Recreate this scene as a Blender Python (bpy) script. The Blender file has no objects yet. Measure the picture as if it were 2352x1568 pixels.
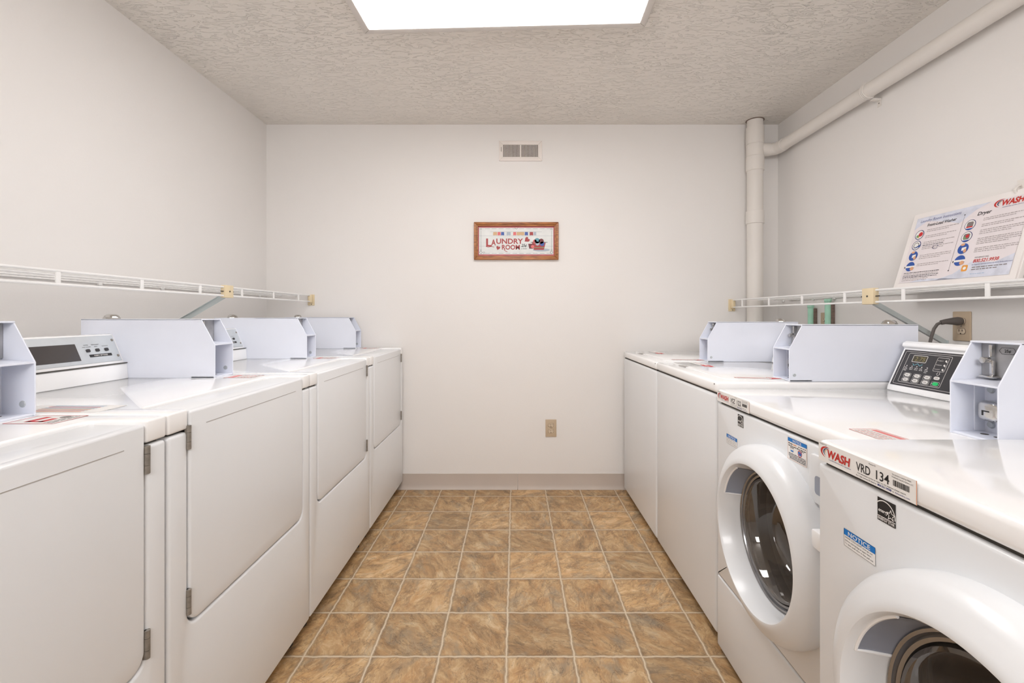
import bpy, bmesh, math, random
from mathutils import Matrix, Vector
random.seed(7)
S = bpy.context.scene
COL = S.collection
PI = math.pi
EYE = 1.145; F = 1052.0; VX = 1183.0; VY = 724.0

# ------------------------------------------------------------------ materials
def lin(c):
    c = c / 255.0
    return c / 12.92 if c <= 0.04045 else ((c + 0.055) / 1.055) ** 2.4
def rgb(r, g, b): return (lin(r), lin(g), lin(b), 1.0)
MATS = {}
def mat(name, col, rough=0.5, metal=0.0, coat=0.0, var=0.03, scale=6.0, bump=0.0, bscale=60.0, spec=0.5):
    """Principled surface with a slight procedural tone variation and optional bump."""
    if name in MATS: return MATS[name]
    m = bpy.data.materials.new(name); m.use_nodes = True
    nt = m.node_tree; b = nt.nodes['Principled BSDF']
    b.inputs['Roughness'].default_value = rough; b.inputs['Metallic'].default_value = metal
    b.inputs['Coat Weight'].default_value = coat; b.inputs['Coat Roughness'].default_value = 0.08
    b.inputs['Specular IOR Level'].default_value = spec
    tc = nt.nodes.new('ShaderNodeTexCoord')
    n = nt.nodes.new('ShaderNodeTexNoise'); n.inputs['Scale'].default_value = scale; n.inputs['Detail'].default_value = 4
    nt.links.new(tc.outputs['Object'], n.inputs['Vector'])
    r = nt.nodes.new('ShaderNodeValToRGB')
    r.color_ramp.elements[0].position = 0.3; r.color_ramp.elements[1].position = 0.7
    r.color_ramp.elements[0].color = tuple(c * (1 - var) for c in col[:3]) + (1,)
    r.color_ramp.elements[1].color = tuple(min(1, c * (1 + var)) for c in col[:3]) + (1,)
    nt.links.new(n.outputs['Fac'], r.inputs['Fac']); nt.links.new(r.outputs['Color'], b.inputs['Base Color'])
    if bump:
        n2 = nt.nodes.new('ShaderNodeTexNoise'); n2.inputs['Scale'].default_value = bscale; n2.inputs['Detail'].default_value = 3
        nt.links.new(tc.outputs['Object'], n2.inputs['Vector'])
        bp = nt.nodes.new('ShaderNodeBump'); bp.inputs['Strength'].default_value = bump; bp.inputs['Distance'].default_value = 0.002
        nt.links.new(n2.outputs['Fac'], bp.inputs['Height']); nt.links.new(bp.outputs['Normal'], b.inputs['Normal'])
    MATS[name] = m
    return m

M_WALL = mat('wall paint', rgb(235, 232, 229), 0.75, var=0.012, scale=1.5, bump=0.12, bscale=140)
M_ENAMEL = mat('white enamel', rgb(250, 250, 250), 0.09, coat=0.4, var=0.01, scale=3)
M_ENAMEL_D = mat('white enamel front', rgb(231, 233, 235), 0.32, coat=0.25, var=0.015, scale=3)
M_BOX = mat('cool white powder coat', rgb(229, 233, 244), 0.32, coat=0.15, var=0.015, scale=8)
M_GAP = mat('dark seam', rgb(70, 66, 60), 0.8)
M_GROOVE = mat('grey seam', rgb(176, 172, 168), 0.6)
M_STEEL = mat('worn hinge steel', rgb(140, 134, 126), 0.45, 0.35, var=0.2, scale=90)
M_GALV = mat('galvanised plate', rgb(172, 172, 174), 0.45, 0.35, var=0.14, scale=28)
M_CHROME = mat('chrome', rgb(205, 203, 200), 0.14, 1.0, var=0.05, scale=30)
M_RIVET = mat('painted rivet', rgb(190, 195, 198), 0.35, 0.2)
M_ALU = mat('brushed aluminium fascia', rgb(205, 210, 214), 0.38, 0.35, var=0.03, scale=40)
M_WINDOW = mat('smoked plastic window', rgb(66, 62, 62), 0.2, coat=0.3, var=0.08, scale=12)
M_BLACK = mat('black', rgb(30, 29, 30), 0.4)
M_PANEL = mat('charcoal panel film', rgb(52, 50, 52), 0.35, var=0.04)
M_LINE = mat('panel print white', rgb(225, 222, 218), 0.5)
M_GREENB = mat('green start button', rgb(28, 200, 110), 0.35)
M_LCD = mat('olive display', rgb(70, 64, 44), 0.3)
M_DIG = mat('display digits', rgb(150, 138, 92), 0.4)
M_TEAL = mat('panel print teal', rgb(120, 190, 205), 0.5)
M_PAPER = mat('white label', rgb(240, 238, 235), 0.45, var=0.01)
M_WASHRED = mat('logo red', rgb(196, 38, 30), 0.5)
M_NAVY = mat('logo navy', rgb(32, 42, 92), 0.5)
M_GOLD = mat('logo gold', rgb(214, 170, 96), 0.5)
M_BLUE = mat('notice blue', rgb(0, 118, 200), 0.5)
M_TXT = mat('print black', rgb(38, 36, 36), 0.6)
M_TXTG = mat('print grey', rgb(128, 120, 118), 0.6)
M_TXTL = mat('print pale grey', rgb(172, 163, 162), 0.6)
M_TXTB = mat('print blue', rgb(58, 64, 130), 0.6)
M_STRED = mat('sticker red', rgb(205, 46, 52), 0.5)
M_STPINK = mat('sticker faded red', rgb(226, 130, 128), 0.5)
M_STORANGE = mat('sticker orange', rgb(226, 160, 120), 0.5)
M_STBLUE = mat('sticker blue grey', rgb(168, 190, 214), 0.5)
M_WIRE = mat('white vinyl wire', rgb(238, 237, 235), 0.35, coat=0.2)
M_ALMOND = mat('almond plastic', rgb(226, 208, 172), 0.45)
M_BRACE = mat('grey steel brace', rgb(196, 204, 204), 0.5, 0.0)
M_PVC = mat('painted pipe', rgb(229, 224, 218), 0.5, var=0.012, scale=4)
M_GREEN = mat('green painted pipe', rgb(176, 226, 202), 0.5, var=0.1, scale=25)
M_GAPSHADE = mat('brown gap and shadow', rgb(128, 110, 100), 0.7, var=0.3, scale=60)  # brown for dark gaps and for the shadow painted beside the green pipes
M_BEIGE = mat('beige wall plate', rgb(196, 176, 150), 0.5, var=0.04)
M_BEIGE_L = mat('beige receptacle', rgb(212, 194, 170), 0.45)
M_SLOT = mat('outlet slot', rgb(52, 40, 30), 0.7)
M_CORD = mat('grey rubber cord', rgb(98, 92, 88), 0.5)
M_VENT = mat('vent enamel', rgb(234, 226, 220), 0.45)
M_DUCT = mat('dark duct', rgb(70, 60, 50), 0.9)
M_BASE = mat('vinyl cove base', rgb(196, 184, 174), 0.5, var=0.03, scale=5)
M_FRAMEW = mat('white poster frame', rgb(240, 235, 232), 0.4)
M_LIGHTF = mat('white light frame', rgb(214, 209, 204), 0.5)
M_BEZEL = mat('grey door bezel', rgb(150, 150, 152), 0.18, 0.75, var=0.05)
M_DARKRUB = mat('dark door gasket', rgb(46, 44, 44), 0.35, var=0.2, scale=10)
M_POCKET = mat('grey pull pocket', rgb(150, 156, 170), 0.3, coat=0.3)
M_DRUM = mat('dark drum steel', rgb(140, 132, 124), 0.35, 0.4, var=0.3, scale=9)

def glass_mat():
    m = bpy.data.materials.new('smoked door glass'); m.use_nodes = True
    nt = m.node_tree; nt.nodes.clear()
    out = nt.nodes.new('ShaderNodeOutputMaterial')
    tr = nt.nodes.new('ShaderNodeBsdfTransparent'); tr.inputs['Color'].default_value = (0.55, 0.52, 0.49, 1)
    gl = nt.nodes.new('ShaderNodeBsdfGlossy'); gl.inputs['Roughness'].default_value = 0.025
    gl.inputs['Color'].default_value = (0.9, 0.88, 0.86, 1)
    fr = nt.nodes.new('ShaderNodeFresnel'); fr.inputs['IOR'].default_value = 2.3
    mx = nt.nodes.new('ShaderNodeMixShader')
    nt.links.new(fr.outputs[0], mx.inputs[0]); nt.links.new(tr.outputs[0], mx.inputs[1]); nt.links.new(gl.outputs[0], mx.inputs[2])
    df = nt.nodes.new('ShaderNodeBsdfDiffuse'); df.inputs['Color'].default_value = (0.24, 0.205, 0.175, 1)
    nz = nt.nodes.new('ShaderNodeTexNoise'); nz.inputs['Scale'].default_value = 9; nz.inputs['Detail'].default_value = 6; nz.inputs['Distortion'].default_value = 1
    ml = nt.nodes.new('ShaderNodeMath'); ml.operation = 'MULTIPLY'; ml.inputs[1].default_value = 0.55; ml.use_clamp = True
    tc = nt.nodes.new('ShaderNodeTexCoord'); nt.links.new(tc.outputs['Object'], nz.inputs['Vector']); nt.links.new(nz.outputs['Fac'], ml.inputs[0])
    m2 = nt.nodes.new('ShaderNodeMixShader'); nt.links.new(ml.outputs[0], m2.inputs[0]); nt.links.new(mx.outputs[0], m2.inputs[1]); nt.links.new(df.outputs[0], m2.inputs[2])
    nt.links.new(m2.outputs[0], out.inputs[0])
    return m
M_GLASS = glass_mat()

def emit_mat(name, col, s):
    m = bpy.data.materials.new(name); m.use_nodes = True
    nt = m.node_tree; nt.nodes.clear()
    out = nt.nodes.new('ShaderNodeOutputMaterial'); e = nt.nodes.new('ShaderNodeEmission')
    e.inputs['Color'].default_value = col; e.inputs['Strength'].default_value = s
    nt.links.new(e.outputs[0], out.inputs[0]); return m
M_DIFFUSER = emit_mat('lit diffuser', (1.0, 0.985, 0.99, 1), 10.5)

def ceiling_mat():
    m = mat('ceiling texture', rgb(232, 227, 220), 0.38, var=0.012, scale=2)
    nt = m.node_tree; b = nt.nodes['Principled BSDF']
    tc = nt.nodes.new('ShaderNodeTexCoord'); mp = nt.nodes.new('ShaderNodeMapping')
    mp.inputs['Scale'].default_value = (15, 44, 1); mp.inputs['Rotation'].default_value = (0, 0, 0.25)
    n = nt.nodes.new('ShaderNodeTexNoise'); n.inputs['Scale'].default_value = 1.0; n.inputs['Detail'].default_value = 5; n.inputs['Distortion'].default_value = 2.2
    n2 = nt.nodes.new('ShaderNodeTexNoise'); n2.inputs['Scale'].default_value = 2.3
    r = nt.nodes.new('ShaderNodeValToRGB'); r.color_ramp.elements[0].position = 0.54; r.color_ramp.elements[1].position = 0.62
    ml = nt.nodes.new('ShaderNodeMath'); ml.operation = 'MULTIPLY'
    bp = nt.nodes.new('ShaderNodeBump'); bp.inputs['Strength'].default_value = 1.0; bp.inputs['Distance'].default_value = 0.004
    L = nt.links
    L.new(tc.outputs['Object'], mp.inputs['Vector']); L.new(mp.outputs[0], n.inputs['Vector']); L.new(tc.outputs['Object'], n2.inputs['Vector'])
    L.new(n.outputs['Fac'], r.inputs['Fac']); L.new(r.outputs['Color'], ml.inputs[0]); L.new(n2.outputs['Fac'], ml.inputs[1])
    L.new(ml.outputs[0], bp.inputs['Height']); L.new(bp.outputs[0], b.inputs['Normal'])
    return m
M_CEIL = ceiling_mat()

def floor_mat():
    m = bpy.data.materials.new('slate look vinyl tile'); m.use_nodes = True
    nt = m.node_tree; L = nt.links; N = nt.nodes.new; b = nt.nodes['Principled BSDF']
    def math_(op, a, c=None, clampv=False):
        n = N('ShaderNodeMath'); n.operation = op; n.use_clamp = clampv
        for i, v in enumerate((a, c)):
            if v is None: continue
            if isinstance(v, (int, float)): n.inputs[i].default_value = v
            else: L.new(v, n.inputs[i])
        return n.outputs[0]
    def noise(vec, sc, det=4, dist=0.0, rough=0.5):
        n = N('ShaderNodeTexNoise'); n.inputs['Scale'].default_value = sc; n.inputs['Detail'].default_value = det
        n.inputs['Distortion'].default_value = dist; n.inputs['Roughness'].default_value = rough
        L.new(vec, n.inputs['Vector']); return n.outputs['Fac']
    def ramp(fac, stops):
        r = N('ShaderNodeValToRGB'); cr = r.color_ramp
        while len(cr.elements) < len(stops): cr.elements.new(0.5)
        for e, (p, c) in zip(cr.elements, stops): e.position = p; e.color = c
        L.new(fac, r.inputs['Fac']); return r.outputs['Color']
    def mix(fac, a, c, mode='MIX'):
        n = N('ShaderNodeMix'); n.data_type = 'RGBA'; n.blend_type = mode
        if isinstance(fac, (int, float)): n.inputs[0].default_value = fac
        else: L.new(fac, n.inputs[0])
        for i, v in ((6, a), (7, c)):
            if isinstance(v, tuple): n.inputs[i].default_value = v
            else: L.new(v, n.inputs[i])
        return n.outputs[2]
    tc = N('ShaderNodeTexCoord'); pos = tc.outputs['Object']
    wob = noise(pos, 26, 2)
    wv = math_('MULTIPLY', math_('SUBTRACT', wob, 0.5), 0.011)
    sp = N('ShaderNodeSeparateXYZ'); L.new(pos, sp.inputs[0])
    s = 0.2272
    def cell(c, off):
        t = math_('DIVIDE', math_('SUBTRACT', c, off), s)
        i = math_('FLOOR', t); fr = math_('SUBTRACT', t, i)
        tw = math_('ADD', t, math_('DIVIDE', wv, s)); fw = math_('SUBTRACT', tw, math_('FLOOR', tw))
        d = math_('SUBTRACT', 0.5, math_('ABSOLUTE', math_('SUBTRACT', fw, 0.5)))
        return i, d
    ix, dx = cell(sp.outputs['X'], -0.0285); iy, dy = cell(sp.outputs['Y'], 1.992)
    edge = math_('MULTIPLY', math_('MINIMUM', dx, dy), s)
    cid = N('ShaderNodeCombineXYZ'); L.new(ix, cid.inputs[0]); L.new(iy, cid.inputs[1])
    wn = N('ShaderNodeTexWhiteNoise'); wn.noise_dimensions = '2D'; L.new(cid.outputs[0], wn.inputs['Vector'])
    rnd = wn.outputs['Value']
    # each tile gets its own offset and streak direction
    rot = N('ShaderNodeVectorRotate'); rot.rotation_type = 'Z_AXIS'; L.new(pos, rot.inputs['Vector'])
    L.new(math_('ADD', 0.15, math_('MULTIPLY', rnd, 2.6)), rot.inputs['Angle'])
    mul = N('ShaderNodeVectorMath'); mul.operation = 'MULTIPLY'; L.new(rot.outputs[0], mul.inputs[0]); mul.inputs[1].default_value = (1.0, 1.8, 1.0)
    ofs = N('ShaderNodeVectorMath'); ofs.operation = 'SCALE'; L.new(wn.outputs['Color'], ofs.inputs[0]); ofs.inputs['Scale'].default_value = 37.0
    add = N('ShaderNodeVectorMath'); add.operation = 'ADD'; L.new(mul.outputs[0], add.inputs[0]); L.new(ofs.outputs[0], add.inputs[1])
    v = add.outputs[0]
    base = ramp(noise(v, 8, 12, 0.7, 0.72), [(0.30, rgb(110, 92, 70)), (0.44, rgb(164, 132, 94)), (0.55, rgb(194, 160, 116)), (0.70, rgb(222, 198, 160))])
    ochre = ramp(noise(v, 11, 8, 0.5, 0.65), [(0.45, (0, 0, 0, 1)), (0.72, (1, 1, 1, 1))])
    base = mix(math_('MULTIPLY', ochre, 0.45), base, rgb(196, 142, 84))
    greyf = ramp(noise(v, 6, 9, 0.6, 0.7), [(0.52, (0, 0, 0, 1)), (0.66, (1, 1, 1, 1))])
    base = mix(math_('MULTIPLY', greyf, 0.6), base, rgb(150, 140, 122))
    vn = math_('ABSOLUTE', math_('SUBTRACT', noise(v, 5, 9, 1.0, 0.66), 0.5))
    vein = ramp(vn, [(0.0, (1, 1, 1, 1)), (0.016, (0, 0, 0, 1))])
    base = mix(math_('MULTIPLY', vein, 0.5), base, rgb(84, 66, 50))
    vn2 = math_('ABSOLUTE', math_('SUBTRACT', noise(v, 15, 4, 1.2), 0.52))
    vein2 = ramp(vn2, [(0.0, (1, 1, 1, 1)), (0.02, (0, 0, 0, 1))])
    base = mix(math_('MULTIPLY', vein2, 0.3), base, rgb(222, 196, 158))
    tone = math_('ADD', 0.78, math_('MULTIPLY', rnd, 0.36))
    tv = N('ShaderNodeCombineColor'); [L.new(tone, tv.inputs[i]) for i in range(3)]
    base = mix(1.0, base, tv.outputs[0], 'MULTIPLY')
    dark = ramp(edge, [(0.004, (1, 1, 1, 1)), (0.011, (0, 0, 0, 1))])
    base = mix(math_('MULTIPLY', dark, 0.45), base, rgb(96, 76, 56))
    gr = ramp(edge, [(0.0030, (1, 1, 1, 1)), (0.0042, (0, 0, 0, 1))])
    base = mix(gr, base, rgb(222, 206, 180))
    L.new(base, b.inputs['Base Color'])
    b.inputs['Roughness'].default_value = 0.42
    bp = N('ShaderNodeBump'); bp.inputs['Strength'].default_value = 0.25; bp.inputs['Distance'].default_value = 0.002
    L.new(noise(v, 18, 5, 1.0), bp.inputs['Height']); L.new(bp.outputs[0], b.inputs['Normal'])
    return m
M_FLOOR = floor_mat()

def wood_mat():
    m = bpy.data.materials.new('stained pine'); m.use_nodes = True
    nt = m.node_tree; b = nt.nodes['Principled BSDF']; L = nt.links
    tc = nt.nodes.new('ShaderNodeTexCoord'); mp = nt.nodes.new('ShaderNodeMapping'); mp.inputs['Scale'].default_value = (6, 60, 60)
    n = nt.nodes.new('ShaderNodeTexNoise'); n.inputs['Scale'].default_value = 2; n.inputs['Detail'].default_value = 6; n.inputs['Distortion'].default_value = 1
    r = nt.nodes.new('ShaderNodeValToRGB'); r.color_ramp.elements[0].position = .3; r.color_ramp.elements[1].position = .7
    r.color_ramp.elements[0].color = rgb(120, 66, 28); r.color_ramp.elements[1].color = rgb(190, 124, 66)
    L.new(tc.outputs['Object'], mp.inputs[0]); L.new(mp.outputs[0], n.inputs['Vector']); L.new(n.outputs['Fac'], r.inputs['Fac'])
    L.new(r.outputs[0], b.inputs['Base Color']); b.inputs['Roughness'].default_value = .4
    return m
M_WOOD = wood_mat()

# ------------------------------------------------------------------ mesh builder
class MB:
    """Collects shapes and links them as ONE mesh object."""
    def __init__(self): self.bm = bmesh.new()
    def _take(self, t, mi):
        bmesh.ops.recalc_face_normals(t, faces=t.faces)
        for f in t.faces: f.material_index = mi
        me = bpy.data.meshes.new('tmp'); t.to_mesh(me); t.free(); self.bm.from_mesh(me); bpy.data.meshes.remove(me)
    def _bev(self, t, bev, seg, ang=0.3):
        if bev > 0:
            e = [x for x in t.edges if len(x.link_faces) == 2 and x.calc_face_angle(0) > ang]
            bmesh.ops.bevel(t, geom=e, offset=bev, segments=seg, profile=0.5, affect='EDGES', clamp_overlap=True)
    def box(self, x0, x1, y0, y1, z0, z1, bev=0.0, seg=2, mi=0):
        t = bmesh.new(); bmesh.ops.create_cube(t, size=1)
        for v in t.verts: v.co = Vector(((x0 + x1) / 2 + v.co.x * (x1 - x0), (y0 + y1) / 2 + v.co.y * (y1 - y0), (z0 + z1) / 2 + v.co.z * (z1 - z0)))
        self._bev(t, bev, seg); self._take(t, mi); return self
    def prism(self, pts, axis, a0, a1, bev=0.0, seg=2, mi=0, ang=0.3):
        t = bmesh.new()
        def P(p, a): return {'x': (a, p[0], p[1]), 'y': (p[0], a, p[1]), 'z': (p[0], p[1], a)}[axis]
        lo = [t.verts.new(P(p, a0)) for p in pts]; hi = [t.verts.new(P(p, a1)) for p in pts]; n = len(pts)
        t.faces.new(lo); t.faces.new(hi[::-1])
        for i in range(n): t.faces.new((lo[i], hi[i], hi[(i + 1) % n], lo[(i + 1) % n]))
        bmesh.ops.recalc_face_normals(t, faces=t.faces)
        self._bev(t, bev, seg, ang); self._take(t, mi); return self
    def frame(self, x0, x1, y0, y1, z0, z1, w, bev=0.0, mi=0):
        """picture-frame ring in the xz plane, y0..y1 thick, member width w, mitred"""
        for q in ([(x0, z0), (x1, z0), (x1 - w, z0 + w), (x0 + w, z0 + w)], [(x1, z0), (x1, z1), (x1 - w, z1 - w), (x1 - w, z0 + w)],
                  [(x1, z1), (x0, z1), (x0 + w, z1 - w), (x1 - w, z1 - w)], [(x0, z1), (x0, z0), (x0 + w, z0 + w), (x0 + w, z1 - w)]):
            self.prism(q, 'y', y0, y1, bev, 2, mi)
        return self
    def tube(self, pts, r, n=8, mi=0, cap=True):
        t = bmesh.new(); pts = [Vector(p) for p in pts]; rings = []
        up = None
        for i, p in enumerate(pts):
            d = ((pts[min(i + 1, len(pts) - 1)] - p).normalized() + (p - pts[max(i - 1, 0)]).normalized()).normalized()
            if up is None: up = d.orthogonal().normalized()
            up = (up - d * up.dot(d)).normalized(); sd = d.cross(up)
            rr = r[i] if isinstance(r, (list, tuple)) else r
            rings.append([t.verts.new(p + (up * math.cos(2 * PI * k / n) + sd * math.sin(2 * PI * k / n)) * rr) for k in range(n)])
        for a, c in zip(rings, rings[1:]):
            for k in range(n): t.faces.new((a[k], a[(k + 1) % n], c[(k + 1) % n], c[k]))
        if cap: t.faces.new(rings[0]); t.faces.new(rings[-1][::-1])
        self._take(t, mi); return self
    def lathe(self, prof, M, n=32, mi=0):
        """prof of (r, h); local axis = z of M"""
        t = bmesh.new(); rings = []
        for r, h in prof:
            if r < 1e-6: rings.append([t.verts.new(M @ Vector((0, 0, h)))])
            else: rings.append([t.verts.new(M @ Vector((r * math.cos(2 * PI * k / n), r * math.sin(2 * PI * k / n), h))) for k in range(n)])
        for a, c in zip(rings, rings[1:]):
            for k in range(n):
                k2 = (k + 1) % n
                if len(a) == 1: t.faces.new((a[0], c[k2], c[k]))
                elif len(c) == 1: t.faces.new((a[k], a[k2], c[0]))
                else: t.faces.new((a[k], a[k2], c[k2], c[k]))
        self._take(t, mi); return self
    def build(self, name, mats, parent=None, angle=0.6):
        me = bpy.data.meshes.new(name); self.bm.to_mesh(me); self.bm.free()
        for m in (mats if isinstance(mats, (list, tuple)) else [mats]): me.materials.append(m)
        for p in me.polygons: p.use_smooth = True
        me.set_sharp_from_angle(angle=angle)
        o = bpy.data.objects.new(name, me); COL.objects.link(o)
        if parent is not None: o.parent = parent
        return o

def T(x, y, z): return Matrix.Translation((x, y, z))
def axes(o, u, v):
    u = Vector(u).normalized(); v = Vector(v).normalized(); w = u.cross(v)
    M = Matrix((u, v, w)).transposed().to_4x4(); M.translation = Vector(o); return M
def arc(cx, cy, r, a0, a1, n):
    return [(cx + r * math.cos(a0 + (a1 - a0) * i / n), cy + r * math.sin(a0 + (a1 - a0) * i / n)) for i in range(n + 1)]
def rrect(x0, x1, y0, y1, r, n=5):
    return arc(x1 - r, y0 + r, r, -PI / 2, 0, n) + arc(x1 - r, y1 - r, r, 0, PI / 2, n) + arc(x0 + r, y1 - r, r, PI / 2, PI, n) + arc(x0 + r, y0 + r, r, PI, 1.5 * PI, n)

# ------------------------------------------------------------------ printed matter (flat coloured shapes on a surface)
_tcache = {}
def text_mesh(s, bold=0.0, shear=0.0):
    k = (s, bold, shear)
    if k in _tcache: return _tcache[k]
    cu = bpy.data.curves.new('t', 'FONT'); cu.body = s; cu.size = 1; cu.offset = bold; cu.shear = shear; cu.resolution_u = 3
    ob = bpy.data.objects.new('t', cu); COL.objects.link(ob)
    dg = bpy.context.evaluated_depsgraph_get(); me = ob.evaluated_get(dg).to_mesh()
    V = [(v.co.x, v.co.y) for v in me.vertices]; P = [tuple(p.vertices) for p in me.polygons]
    ob.evaluated_get(dg).to_mesh_clear(); bpy.data.objects.remove(ob); bpy.data.curves.remove(cu)
    _tcache[k] = (V, P); return V, P
class Decal:
    E = 0.00025
    def __init__(self): self.v = []; self.f = []; self.mi = []; self.mats = []
    def _m(self, m):
        if m not in self.mats: self.mats.append(m)
        return self.mats.index(m)
    def poly(self, pts, m, l=0):
        b = len(self.v); self.v += [(p[0], p[1], l * self.E) for p in pts]; self.f.append(tuple(range(b, b + len(pts)))); self.mi.append(self._m(m)); return self
    def rect(self, x0, y0, x1, y1, m, l=0): return self.poly([(x0, y0), (x1, y0), (x1, y1), (x0, y1)], m, l)
    def line(self, x0, y0, x1, y1, w, m, l=1):
        d = Vector((x1 - x0, y1 - y0)); 
        if d.length == 0: return self
        n = Vector((-d.y, d.x)).normalized() * w / 2
        return self.poly([(x0 - n.x, y0 - n.y), (x1 - n.x, y1 - n.y), (x1 + n.x, y1 + n.y), (x0 + n.x, y0 + n.y)], m, l)
    def pline(self, pts, w, m, l=1, close=False):
        pts = list(pts) + ([pts[0]] if close else [])
        for a, b in zip(pts, pts[1:]): self.line(a[0], a[1], b[0], b[1], w, m, l)
        return self
    def border(self, x0, y0, x1, y1, w, m, l=1, r=0):
        return self.pline(rrect(x0, x1, y0, y1, r, 4) if r else [(x0, y0), (x1, y0), (x1, y1), (x0, y1)], w, m, l, True)
    def disc(self, x, y, r, m, l=1, n=20, ry=None):
        return self.poly([(x + r * math.cos(2 * PI * i / n), y + (ry or r) * math.sin(2 * PI * i / n)) for i in range(n)], m, l)
    def ring(self, x, y, r, w, m, l=1, a0=0, a1=2 * PI, n=28, ry=1.0):
        A = [(x + (r + w / 2) * math.cos(a0 + (a1 - a0) * i / n), y + ry * (r + w / 2) * math.sin(a0 + (a1 - a0) * i / n)) for i in range(n + 1)]
        B = [(x + (r - w / 2) * math.cos(a0 + (a1 - a0) * i / n), y + ry * (r - w / 2) * math.sin(a0 + (a1 - a0) * i / n)) for i in range(n + 1)]
        for i in range(n): self.poly([A[i], A[i + 1], B[i + 1], B[i]], m, l)
        return self
    def crescent(self, x, y, rx, ry, th, a0, a1, m, l=1, n=20):
        """tapered swoosh following an ellipse, thickest in the middle"""
        A = []; B = []
        for i in range(n + 1):
            t = i / n; a = a0 + (a1 - a0) * t; w = th * math.sin(PI * t) ** 0.8
            A.append((x + rx * math.cos(a), y + ry * math.sin(a))); B.append((x + (rx - w) * math.cos(a), y + (ry - w * 0.6) * math.sin(a)))
        for i in range(n): self.poly([A[i], A[i + 1], B[i + 1], B[i]], m, l)
        return self
    def text(self, s, x, y, h, m, l=2, w=None, bold=0.0, shear=0.0, align='l', rot=0.0):
        V, P = text_mesh(s, bold, shear)
        if not V: return self
        x0 = min(p[0] for p in V); x1 = max(p[0] for p in V); sy = h / 0.70; sx = w / (x1 - x0) if w else sy
        W = (x1 - x0) * sx; ox = x - (W / 2 if align == 'c' else W if align == 'r' else 0); b = len(self.v); k = self._m(m)
        c, sn = math.cos(rot), math.sin(rot)
        for p in V:
            a, d = ox + (p[0] - x0) * sx - x, p[1] * sy
            self.v.append((x + a * c - d * sn, y + a * sn + d * c, l * self.E))
        for f in P: self.f.append(tuple(i + b for i in f)); self.mi.append(k)
        return self
    def words(self, x0, x1, y, h, m, l=1, seed=0):
        """a line of print too small to read: word-long strokes"""
        r = random.Random(seed); x = x0
        while x < x1 - h:
            w = min(x1 - x, h * r.uniform(1.5, 5)); self.rect(x, y, x + w, y + h * r.uniform(.75, 1), m, l); x += w + h * 0.7
        return self
    def build(self, name, M, parent=None, label=None):
        me = bpy.data.meshes.new(name)
        me.from_pydata([tuple(M @ Vector(v)) for v in self.v], [], self.f)
        for m in self.mats: me.materials.append(m)
        for p, k in zip(me.polygons, self.mi): p.material_index = k
        o = bpy.data.objects.new(name, me); COL.objects.link(o)
        if parent is not None: o.parent = parent
        if label: o['label'] = label
        return o

# ------------------------------------------------------------------ object helpers
def thing(name, label, cat, loc=(0, 0, 0), rz=0.0, group=None):
    o = bpy.data.objects.new(name, None); COL.objects.link(o); o.location = loc; o.rotation_euler = (0, 0, rz)
    o.empty_display_size = 0.1
    o['label'] = label; o['category'] = cat
    if group: o['group'] = group
    return o
def struct(o, label=None):
    o['kind'] = 'structure'
    if label: o['label'] = label
    return o

# ------------------------------------------------------------------ room
XL, XR, YB, YF, ZC = -1.639, 1.734, 3.02, -1.7, 2.402
struct(MB().box(XL - .1, XR + .1, YF - .1, YB + .1, -.1, 0).build('floor', M_FLOOR), 'slate look vinyl tile floor')
struct(MB().box(XL - .1, XR + .1, YF - .1, YB + .1, ZC, ZC + .1).build('ceiling', M_CEIL), 'textured off-white ceiling')
struct(MB().box(XL - .1, XL, YF - .1, YB + .1, 0, ZC).build('wall_left', M_WALL), 'plain off-white left wall')
struct(MB().box(XR, XR + .1, YF - .1, YB + .1, 0, ZC).build('wall_right', M_WALL), 'plain off-white right wall')
struct(MB().box(XL, XR, YB, YB + .1, 0, ZC).build('wall_back', M_WALL), 'plain off-white back wall')
struct(MB().box(XL, XR, YF - .1, YF, 0, ZC).build('wall_front', M_WALL), 'plain wall behind the camera')
bb = MB()
for x0, x1 in ((XL, .0165), (.0185, XR)):
    bb.prism([(YB, 0), (YB - .016, 0), (YB - .009, .012), (YB - .004, .03), (YB - .004, .103), (YB, .103)], 'x', x0, x1, .0012, 1)
struct(bb.build('baseboard_back', M_BASE), 'taupe vinyl cove base on the back wall')

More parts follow.
